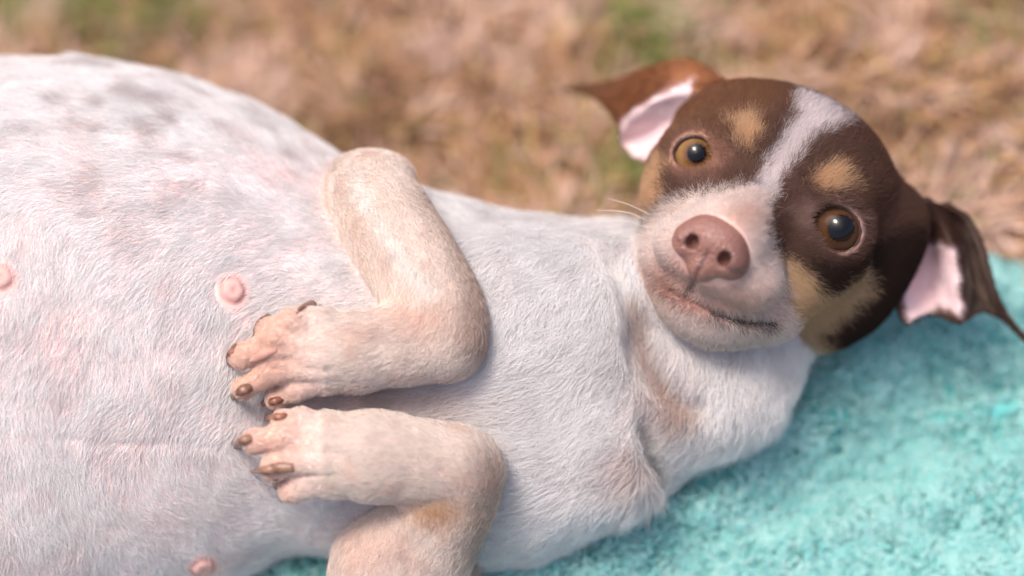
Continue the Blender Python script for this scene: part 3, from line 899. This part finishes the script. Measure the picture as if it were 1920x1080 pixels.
# ---- nose leather
n0 = to_head(NOSE[None])[0]
def f_nose(q):
    qa = q.copy(); qa[:, 0] = np.abs(qa[:, 0])
    d = sd_ell(q, (0, 8, -42), (64, 46, 48))
    d = smin(d, sd_ell(qa, (40, -12, -32), (36, 33, 36)), 14)
    d = smin(d, sd_ell(q, (0, -40, -34), (30, 32, 34)), 18)
    d = smax(d, neg(sd_ell(qa, (33, -8, 4), (11.5, 14, 34))), 7)
    d = smax(d, neg(sd_cone(qa, (36, -18, 10), (58, -29, 4), 9, 8.5)), 7)
    d = smax(d, neg(sd_cone(qa, (58, -29, 4), (84, -14, -28), 8.5, 8)), 7)
    d = smax(d, neg(sd_cone(q, (0, 4, 20), (0, -40, 12), 3, 4)), 7)
    d = smax(d, neg(sd_cone(q, (0, -40, 10), (0, -80, -14), 4, 5)), 7)
    return d
nv, nf = mesh_sdf(f_nose, (-100, -100, -100), (100, 80, 40), 2.2)
nv = smooth_mesh(nv, nf, 1, 0.3)
ncol = np.tile(np.array([0.25, 0.115, 0.09]), (len(nv), 1))
ncol += (sstep(20, -60, nv[:, 1]) * 0.35)[:, None] * (np.array([0.26, 0.125, 0.095]) - ncol)
ncol += (sstep(22, 64, nv[:, 0]) * 0.7)[:, None] * (np.array([0.12, 0.05, 0.045]) - ncol)
dn = np.abs(nv[:, 0]) - 33
ncol += (np.exp(-(dn / 14) ** 2 - ((nv[:, 1] + 10) / 14) ** 2 - ((nv[:, 2] - 0) / 22) ** 2) * 0.7)[:, None] * (np.array([0.04, 0.012, 0.012]) - ncol)
ncol += (np.exp(-(nv[:, 0] / 4.0) ** 2) * sstep(10, -20, nv[:, 1]) * 0.8)[:, None] * (np.array([0.05, 0.02, 0.018]) - ncol)
MAT_NOSE = attr_mat('nose_leather', 0.36, 0.0, 0, spec=0.5)
_n = MAT_NOSE.node_tree; _b = _n.nodes['Principled BSDF']
_tc = _n.nodes.new('ShaderNodeTexCoord'); _v = _n.nodes.new('ShaderNodeTexVoronoi'); _v.inputs['Scale'].default_value = 900
_n.links.new(_tc.outputs['Object'], _v.inputs['Vector']); bump(_n, _b, _v, 0.7, -0.0006)
nose = mesh_obj('nose', from_head(nv + n0), nf, MAT_NOSE, dog, ncol, base=BASE)
tag(nose, 'pinkish brown nose with two open nostrils')

# ---- ears: folded leaves with thickness
def crom(P, n):
    return spline(P, n)
def ear_mesh(rows, nu=34, nv_=34, th=9.0):
    R_ = np.array([[V(*c) for c in r] for r in rows])
    A = np.array([crom(r, nu) for r in R_])                      # rows x nu
    Gd = np.array([crom(A[:, j], nv_) for j in range(nu)]).transpose(1, 0, 2)   # nv x nu
    du = np.gradient(Gd, axis=1); dv = np.gradient(Gd, axis=0)
    nn = unit(np.cross(du, dv)); 
    if nn[..., 2].mean() < 0: nn = -nn
    bump_ = noise(Gd.reshape(-1, 3), 34, 5).reshape(nv_, nu, 1) * 16
    ew = (np.sin(np.linspace(0, math.pi, nv_))[:, None] * np.sin(np.linspace(0, math.pi, nu))[None])[..., None] ** 0.7
    Gd = Gd + nn * (bump_ - 8) * ew
    back = Gd - nn * th
    v = np.concatenate([Gd.reshape(-1, 3), back.reshape(-1, 3)]); o = nu * nv_
    f = []
    for i in range(nv_ - 1):
        for j in range(nu - 1):
            a = i * nu + j
            f.append((a, a + 1, a + nu + 1, a + nu)); f.append((o + a, o + a + nu, o + a + nu + 1, o + a + 1))
    ring = [j for j in range(nu)] + [i * nu + nu - 1 for i in range(1, nv_)] + [(nv_ - 1) * nu + j for j in range(nu - 2, -1, -1)] + [i * nu for i in range(nv_ - 2, 0, -1)]
    for k in range(len(ring)):
        a, b_ = ring[k], ring[(k + 1) % len(ring)]
        f.append((a, o + a, o + b_, b_))
    return v, np.array(f), o
EAR1 = [[(1322, 262, -115), (1275, 268, -155), (1238, 288, -190), (1210, 303, -225), (1186, 294, -255)],
        [(1322, 212, -140), (1270, 222, -195), (1228, 240, -235), (1192, 258, -260), (1166, 268, -265)],
        [(1325, 172, -130), (1268, 172, -150), (1216, 196, -175), (1180, 220, -210), (1162, 242, -245)],
        [(1340, 158, -165), (1278, 146, -220), (1214, 168, -265), (1168, 188, -305), (1120, 186, -340)],
        [(1365, 152, -155), (1292, 112, -225), (1225, 122, -290), (1150, 150, -345), (1056, 163, -390)]]
EAR2 = [[(1680, 378, -125), (1684, 430, -135), (1682, 480, -150), (1682, 540, -150), (1688, 582, -140), (1703, 604, -130)],
        [(1715, 375, -150), (1730, 425, -190), (1735, 475, -215), (1740, 530, -215), (1744, 565, -190), (1746, 584, -170)],
        [(1745, 378, -135), (1772, 425, -150), (1786, 470, -140), (1797, 525, -130), (1801, 570, -125), (1799, 604, -125)],
        [(1765, 384, -165), (1800, 432, -195), (1816, 475, -210), (1830, 525, -215), (1842, 562, -210), (1852, 582, -205)],
        [(1775, 388, -160), (1812, 412, -165), (1838, 466, -170), (1858, 540, -175), (1882, 592, -185), (1930, 650, -195)]]
PINK1 = [(1300, 150), (1290, 215), (1250, 258), (1226, 300), (1186, 300), (1160, 262), (1168, 226), (1210, 196), (1260, 165)]
PINK2 = [(1700, 462), (1745, 452), (1790, 462), (1803, 590), (1760, 574), (1742, 588), (1704, 606), (1692, 560)]
EARS = []
for rows, pink, base_c, lab in ((EAR1, PINK1, (0.19, 0.072, 0.03), 'folded brown ear with pink lining, tip blown back over the grass'), (EAR2, PINK2, (0.075, 0.036, 0.026), 'dark brown ear with pale pink lining, spread over the towel')):
    v, f, o = ear_mesh(rows)
    x, y = proj(v)
    front = np.arange(len(v)) < o
    m = (1 - sstep(-10, 10, poly_sd(x, y, pink) + (noise(v, 16, 2) - 0.5) * 14)) * front
    c = np.tile(np.array(base_c), (len(v), 1))
    if pink is PINK2:
        m2 = sstep(1795, 1815, x) * (1 - sstep(1835, 1850, x - (y - 470) * 0.2)) * front
        c += (m2 * 0.6)[:, None] * (np.array([0.16, 0.12, 0.095]) - c)
    else:
        m2 = np.exp(-((x - 1285) / 40) ** 2 - ((y - 150) / 40) ** 2)  # orange at the ear root paints in light coming through the ear
        c += (m2 * 0.6)[:, None] * (np.array([0.50, 0.22, 0.10]) - c)
        m2 = sstep(1180, 1080, x); c += (m2 * 0.7)[:, None] * (np.array([0.10, 0.05, 0.025]) - c)
    pc = np.array([0.74, 0.53, 0.54]) + (noise(v, 40, 7) - 0.5)[:, None] * 0.16
    pc += (np.exp(-((x - 1750) / 50) ** 2 - ((y - 475) / 22) ** 2) * 0.6)[:, None] * (np.array([0.42, 0.24, 0.25]) - pc)
    c += m[:, None] * (pc - c)
    ear = mesh_obj('ear', v, f, MAT_EAR, dog, c, base=BASE)
    tag(ear, lab)
    EARS.append((v, f, c, m, ear))

# ---- claws, pads, teats, whiskers
def claw_mat(name, c1, c2, rough=0.35):
    m, n, b = new_mat(name)
    t = noise_node(n, 260, 3); cr = n.nodes.new('ShaderNodeValToRGB')
    cr.color_ramp.elements[0].color = (*c1, 1); cr.color_ramp.elements[1].color = (*c2, 1)
    cr.color_ramp.elements[0].position = 0.35; cr.color_ramp.elements[1].position = 0.65
    n.links.new(t.outputs[0], cr.inputs[0]); n.links.new(cr.outputs[0], b.inputs['Base Color'])
    b.inputs['Roughness'].default_value = rough
    return m
CL_BR = claw_mat('brown_claw', (0.10, 0.035, 0.022), (0.30, 0.13, 0.08))
PADP = claw_mat('pink_pad', (0.46, 0.23, 0.18), (0.58, 0.33, 0.26), 0.65)
CL_TAN = claw_mat('tan_claw', (0.15, 0.065, 0.042), (0.33, 0.18, 0.12))
CL_PALE = claw_mat('pale_claw', (0.30, 0.15, 0.085), (0.48, 0.30, 0.17))
CL_OR = claw_mat('orange_claw', (0.22, 0.085, 0.05), (0.36, 0.17, 0.10))
PADM = claw_mat('paw_pad', (0.20, 0.075, 0.06), (0.36, 0.17, 0.13), 0.6)
def surf(x, y, off=0.0):
    p = trace(f_dog, [x], [y])[0]; p[2] += off
    return p
def claw(name, pts, offs, radii, mat):
    P = trace(f_dog, [a_ for a_, _ in pts], [b_ for _, b_ in pts]); P[:, 2] += offs
    path = spline(P, 14); r = np.interp(np.linspace(0, 1, 14), np.linspace(0, 1, len(radii)), radii)
    v, f = tube(path, r, 10)
    return mesh_obj(name, v, f, mat, dog, base=BASE)
claw('claw', [(503, 594), (488, 604), (480, 624), (486, 648)], (-6, -2, 0, 0), (6, 7, 6, 1.5), CL_BR)
claw('claw', [(443, 648), (431, 664), (431, 682), (440, 698)], (-4, 0, 0, 0), (6, 7, 6, 1.5), CL_BR)
claw('claw', [(468, 726), (452, 733), (438, 744), (424, 757)], (-4, 0, 0, 0), (9, 10, 7.5, 1.5), CL_TAN)
claw('claw', [(530, 748), (510, 753), (494, 757), (482, 759)], (-6, -2, 0, 0), (7, 8, 6, 1.5), CL_BR)
claw('claw', [(604, 574), (586, 571), (568, 577), (556, 588)], (-6, -2, -2, 0), (7, 8.5, 6.5, 1.5), CL_BR)          # dewclaw
claw('pad', [(520, 656), (500, 662), (482, 670), (466, 678)], (-3, -2, -2, -3), (5, 9, 9, 3), PADP)
claw('pad', [(664, 722), (682, 722), (702, 719)], (-4, -4, -4), (4, 8, 4), PADM)
claw('claw', [(536, 780), (518, 782), (500, 784), (486, 786)], (-3, 1, 1, 0), (6, 7.5, 6, 1.5), CL_OR)
claw('claw', [(470, 822), (456, 826), (444, 836), (438, 848)], (-2, 2, 2, 0), (8, 9, 7, 1.5), CL_TAN)
claw('claw', [(552, 876), (524, 877), (496, 882), (470, 884)], (-4, 1, 2, 2), (9, 11, 8.5, 1.5), CL_TAN)
claw('claw', [(516, 896), (518, 912), (523, 926), (530, 938)], (-2, 0, 0, 0), (6, 6.5, 5, 1.5), CL_BR)
claw('pad', [(700, 768), (718, 772), (736, 780)], (-4, -4, -4), (3, 6, 3), PADM)

MAT_TEAT = attr_mat('teat_skin', 0.7, 0.0, 500, 0.5, 0.0006)
def normal_at(p):
    e = 3.0; g = []
    for k in range(3):
        d_ = np.zeros(3); d_[k] = e
        g.append(f_dog((p + d_)[None])[0] - f_dog((p - d_)[None])[0])
    return unit(np.array(g))
PROF = [(46, -9), (42, -1), (36, 2), (31, 3), (27, 3), (23, 5), (20.5, 9), (17, 12), (10, 13), (5, 12), (0.5, 11.5)]
TEATS = []
def teat(x, y, k=1.0):
    p = surf(x, y); nz = normal_at(p); TEATS.append((x, y))
    a = unit(np.cross(nz, [0.2, 1, 0.1])); b_ = np.cross(nz, a)
    vs = []; fs = []; cs = []; seg = 28
    for i, (r, h) in enumerate(PROF):
        for s_ in range(seg):
            an = 2 * math.pi * s_ / seg; wob = 1 + 0.06 * math.sin(2 * an + x) + 0.03 * math.sin(5 * an + y)
            vs.append(p + nz * h * k + k * r * wob * (math.cos(an) * a + math.sin(an) * b_))
            cs.append([(0.80, 0.66, 0.62), (0.79, 0.60, 0.56), (0.76, 0.52, 0.48), (0.72, 0.46, 0.42), (0.58, 0.32, 0.29), (0.60, 0.33, 0.29), (0.66, 0.37, 0.33), (0.62, 0.37, 0.33), (0.63, 0.38, 0.34), (0.58, 0.33, 0.29), (0.56, 0.31, 0.27)][i])
    for i in range(len(PROF) - 1):
        for s_ in range(seg):
            fs.append((i * seg + s_, i * seg + (s_ + 1) % seg, (i + 1) * seg + (s_ + 1) % seg, (i + 1) * seg + s_))
    return mesh_obj('teat', np.array(vs), fs, MAT_TEAT, dog, np.array(cs), base=BASE)
teat(437, 545, 0.92); teat(2, 520, 0.95); teat(380, 1062, 0.95)

MAT_WH = new_mat('whisker')[0]; _b = MAT_WH.node_tree.nodes['Principled BSDF']; _b.inputs['Base Color'].default_value = (0.8, 0.74, 0.66, 1); _b.inputs['Roughness'].default_value = 0.3
for (x0, y0), (x1, y1), (x2, y2) in (((1218, 416), (1175, 398), (1118, 394)), ((1214, 428), (1170, 414), (1125, 416)), ((1222, 404), (1180, 384), (1140, 372)), ((1212, 444), (1172, 436), (1140, 440)),
                                      ):
    a = trace(f_head, [x0], [y0])[0]
    P = spline([a, V(x1, y1, a[2] + 30), V(x2, y2, a[2] + 30)], 10)
    v, f = tube(P, np.linspace(1.0, 0.25, 10), 6)
    mesh_obj('whisker', v, f, MAT_WH, dog, base=BASE)

# ---- coat
FLOW = [((60, 140), (-1, -.1)), ((250, 170), (-1, -.25)), ((420, 220), (-1, -.55)), ((540, 280), (-1, -.7)), ((250, 290), (-1, -.45)), ((480, 340), (-1, -.6)), ((590, 400), (-1, -.35)),
        ((50, 300), (-1, .1)), ((200, 380), (-1, .25)), ((360, 430), (-1, .5)), ((560, 470), (-1, -.05)), ((620, 540), (-1, .15)), ((310, 560), (-.45, 1)), ((290, 680), (-.2, 1)), ((80, 480), (-.3, 1)), ((90, 700), (-.15, 1)),
        ((430, 660), (-.5, 1)), ((560, 590), (-.9, .35)), ((400, 770), (-.7, .8)), ((200, 800), (-.4, 1)), ((100, 900), (.35, 1)), ((300, 900), (.4, 1)), ((480, 880), (.65, .9)), ((120, 1040), (.25, 1)), ((350, 1000), (.2, 1)), ((540, 960), (.9, .5)), ((500, 1040), (1, -.35)), ((20, 850), (.2, 1)),
        ((830, 380), (-.8, -.6)), ((920, 470), (-.5, .6)), ((960, 600), (-.6, 1)), ((1050, 470), (-.6, .7)), ((1110, 560), (-.3, 1)), ((1150, 450), (-.2, .8)), ((1000, 720), (-1, .3)), ((900, 760), (-1, .15)), ((1120, 700), (-.6, .7)),
        ((1000, 860), (-1, .15)), ((1100, 900), (-.8, .5)), ((1010, 960), (-.9, .4)), ((960, 1030), (-.8, .5)), ((1150, 960), (-.6, .8)), ((1240, 800), (-.8, .4)), ((1220, 640), (-.1, 1)), ((1300, 740), (-.2, 1)), ((1340, 830), (-.35, .9)), ((1420, 760), (-.15, 1)), ((1480, 700), (.15, 1)), ((1260, 880), (-.7, .8)), ((1190, 840), (-.6, .3)),
        ((700, 760), (-1, .1)), ((620, 1000), (-1, .3)), ((-200, 400), (-.3, 1)), ((-200, 900), (.3, 1))]
def flow_dir(p, region):
    x, y = proj(p); n = len(p)
    acc = np.zeros((n, 2))
    for (cx, cy), d in FLOW:
        w = 1.0 / (((x - cx) ** 2 + (y - cy) ** 2) / 3600.0 + 0.25) ** 2
        acc += w[:, None] * unit(np.array(d, float))
    acc = unit(acc)
    wv = (noise(p, 120, 41) - 0.5) * 0.9 + (noise(p, 45, 42) - 0.5) * 0.55 + (noise(p, 18, 43) - 0.5) * 0.3
    c, s_ = np.cos(wv), np.sin(wv)
    T = np.stack([c * acc[:, 0] - s_ * acc[:, 1], -(s_ * acc[:, 0] + c * acc[:, 1]), np.zeros(n)], 1)
    q = to_head(p)
    hd = unit(q - np.array([n0[0], n0[1] + 6, n0[2] + 10])) + np.array([0, 0, -0.35])
    T = np.where((region == 1)[:, None], hd @ HR, T)
    for rg, leg in ((2, LEG_A), (3, LEG_B)):
        best = np.full(n, 1e9); dd = np.zeros((n, 3))
        for a, b_ in zip(leg[:-1], leg[1:]):
            A_, B_ = V(*a[:3]), V(*b_[:3]); e = B_ - A_
            h = np.clip(((p - A_) @ e) / (e @ e), 0, 1); ds = np.linalg.norm(p - A_ - h[:, None] * e, axis=1)
            w = 1 / (ds + 12) ** 3
            dd += w[:, None] * unit(e)
        T = np.where((region == rg)[:, None], dd, T)
    return T

def sample(v, f, dens_v, rng=RNG):
    """random points on a quad mesh, dens_v = strands per u2 at the vertices"""
    tri = np.concatenate([f[:, [0, 1, 2]], f[:, [0, 2, 3]]])
    a, b_, c = v[tri[:, 0]], v[tri[:, 1]], v[tri[:, 2]]
    cr = np.cross(b_ - a, c - a); ar = np.linalg.norm(cr, axis=1) / 2
    k = rng.poisson(ar * dens_v[tri].mean(1))
    i = np.repeat(np.arange(len(tri)), k)
    r1 = np.sqrt(rng.random(len(i))); r2 = rng.random(len(i))
    w0, w1, w2 = 1 - r1, r1 * (1 - r2), r1 * r2
    t = tri[i]
    p = w0[:, None] * v[t[:, 0]] + w1[:, None] * v[t[:, 1]] + w2[:, None] * v[t[:, 2]]
    return p, t, np.stack([w0, w1, w2], 1)

def vnormals(v, f):
    fn = np.cross(v[f[:, 2]] - v[f[:, 0]], v[f[:, 3]] - v[f[:, 1]])
    n = np.zeros_like(v)
    for k in range(4):
        for c in range(3): n[:, c] += np.bincount(f[:, k], fn[:, c], len(v))
    return unit(n)

def strands(p, nrm, T, L, lift, clump_cell, clump, jit=0.25, k=4, curl=0.12):
    n = len(p)
    T = T + RNG.normal(0, jit, (n, 3)) * np.linalg.norm(T, axis=1, keepdims=True)
    T = unit(T - (T * nrm).sum(1)[:, None] * nrm)
    L = L * RNG.uniform(0.6, 1.15, n)
    t = np.linspace(0, 1, k)[None, :, None]
    cl, sl = np.cos(lift)[:, None, None], np.sin(lift)[:, None, None]
    bend = RNG.normal(0, curl, (n, 1, 1)) * np.cross(nrm, T)[:, None, :]
    P = p[:, None, :] + L[:, None, None] * (t * cl * T[:, None] + sl * (t - 0.45 * t * t) * nrm[:, None] + bend * t * t)
    if np.max(clump) > 0:
        cellp = np.floor((p + (noise(p, clump_cell * 1.3, 77)[:, None] - 0.5) * clump_cell) / clump_cell).astype(np.int64)
        key = (cellp[:, 0] + 4000) * 100000000 + (cellp[:, 1] + 4000) * 10000 + (cellp[:, 2] + 4000)
        _, inv = np.unique(key, return_inverse=True)
        cnt = np.bincount(inv)
        mt = np.stack([np.bincount(inv, P[:, -1, c]) / cnt for c in range(3)], 1)[inv]
        P = P + (mt - P[:, -1])[:, None, :] * (t ** 1.5) * clump * RNG.uniform(0.5, 1, (n, 1, 1))
    return P

DN = vnormals(DV, DF)
if (DN * (DV - DV.mean(0))).sum() < 0: DN = -DN
vx, vy = proj(DV)
dens = np.select([reg_v == 0, reg_v == 1], [0.26, 0.28], 0.24)
bel = (reg_v == 0) & (vx < 700)
dens = np.where(bel, 0.15, dens)
dens *= np.where(reg_v == 0, 0.55 + 0.9 * noise(DV, 55, 71), 1)
dens *= (DN[:, 2] > -0.25) * np.where(vx > -260, 1.0, 0.55) * (vy < 1500)
qv = to_head(DV)
dens *= ~((reg_v == 1) & (np.linalg.norm((qv - n0 - np.array([0, -12, -25])) / np.array([72, 66, 60]), axis=1) < 1))
for sgn, c, ax, ux, uy in EYEF:
    r = qv - c; x = r @ ux; y = r @ uy; z = r @ ax
    k_ = np.sqrt((x / np.where(x * sgn < 0, EX[sgn][0], EX[sgn][1])) ** 2 + ((y + 0.1 * x * sgn) / EX[sgn][2]) ** 2)
    dens *= ~((k_ < 1.16) & (z > -20) & (np.linalg.norm(r, axis=1) < ER + 25))
dens *= np.where((reg_v == 1) & ((poly_line(vx, vy, LIP[2:]) < 6) | (poly_sd(vx, vy, LIPP) < 0)), 0.3, 1)
for x, y in TEATS: dens = np.where((reg_v == 0) & (np.hypot(vx - x, vy - y) < 31), 0, dens)
hp, ht, hw = sample(DV, DF, dens)
hn = unit((DN[ht] * hw[..., None]).sum(1)); hreg = reg_v[ht[:, 0]]
hx, hy = proj(hp)
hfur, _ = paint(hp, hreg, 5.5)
T = flow_dir(hp, hreg)
# strand length by place
L = np.select([hreg == 0, hreg == 1], [36.0, 17.0], 24.0)
L = np.where((hreg == 0) & (hx > 850), 38, L)
L = np.where((hreg == 0) & (hx > 1180) & (hy > 640), 50, L)
L = np.where((hreg == 0) & (hx < 700) & (hy > 250), 27, L)
L = np.where(hreg == 0, L * (0.65 + 0.7 * noise(hp, 40, 72)) * RNG.choice([0.7, 1.0, 1.0, 1.35], len(hp)), L)
L = np.where((hreg >= 2) & (hx < 620), 11, L)
hq = to_head(hp)
L = np.where(hreg == 1, np.clip(11 + np.linalg.norm(hq - n0, axis=1) * 0.055, 10, 34), L)
L = np.where((hreg == 1) & (hy > 640), 40, L)
lift = np.radians(np.select([hreg == 0, hreg == 1], [16.0, 15.0], 17.0) + np.where((hreg == 0) & (hx > 1180), 12, 0)) * RNG.uniform(0.4, 1.7, len(hp))
P = strands(hp, hn, T, L, lift, 20.0, np.select([hreg == 0, hreg == 1], [0.18, 0.2], 0.1)[:, None, None], 0.32)
hcol = hfur * (1 + RNG.normal(0, 0.07, (len(hp), 1)) + (noise(hp, 30, 55)[:, None] - 0.5) * 0.10 + (noise(hp, 9, 56)[:, None] - 0.5) * 0.16)
hcol = np.where((hreg >= 2)[:, None], hcol * (1 + RNG.normal(0, 0.06, (len(hp), 1))), hcol)
hcol = np.clip(hcol, 0.005, 0.95)
prof = np.array([0.32, 0.34, 0.27, 0.08])
for rg, nm in ((0, 'body_fur'), (1, 'head_fur'), (2, 'foreleg_fur'), (3, 'foreleg_fur')):
    m = hreg == rg
    ln = (1.0, 0.85, 1.15, 1.15)[rg]
    curves_obj(nm, P[m], prof * ln, hcol[m], MAT_FUR, dog, base=BASE)
print('strands', len(hp))
# short hair on the ears
for v, f, c, pm, ear in EARS:
    nn = vnormals(v, f)
    if (nn[:, 2][:len(v) // 2]).mean() < 0: nn = -nn
    p_, t_, w_ = sample(v, f, 0.22 * (1 - 0.9 * pm))
    n_ = unit((nn[t_] * w_[..., None]).sum(1)); c_ = (c[t_] * w_[..., None]).sum(1); pm_ = (pm[t_] * w_).sum(1)
    T_ = unit(p_ - HM) * 1.0 + np.array([0.1, -0.25, 0])
    P_ = strands(p_, n_, T_, np.where(pm_ > 0.5, 10, 14.0), np.radians(np.full(len(p_), 14.0)), 14.0, 0.4)
    c_ = np.where((pm_ > 0.5)[:, None], np.array([0.8, 0.72, 0.7]), c_) * (1 + RNG.normal(0, 0.12, (len(p_), 1)))
    curves_obj('ear_fur', P_, prof * 0.8, np.clip(c_, 0.004, 0.9), MAT_FUR, ear, base=BASE)
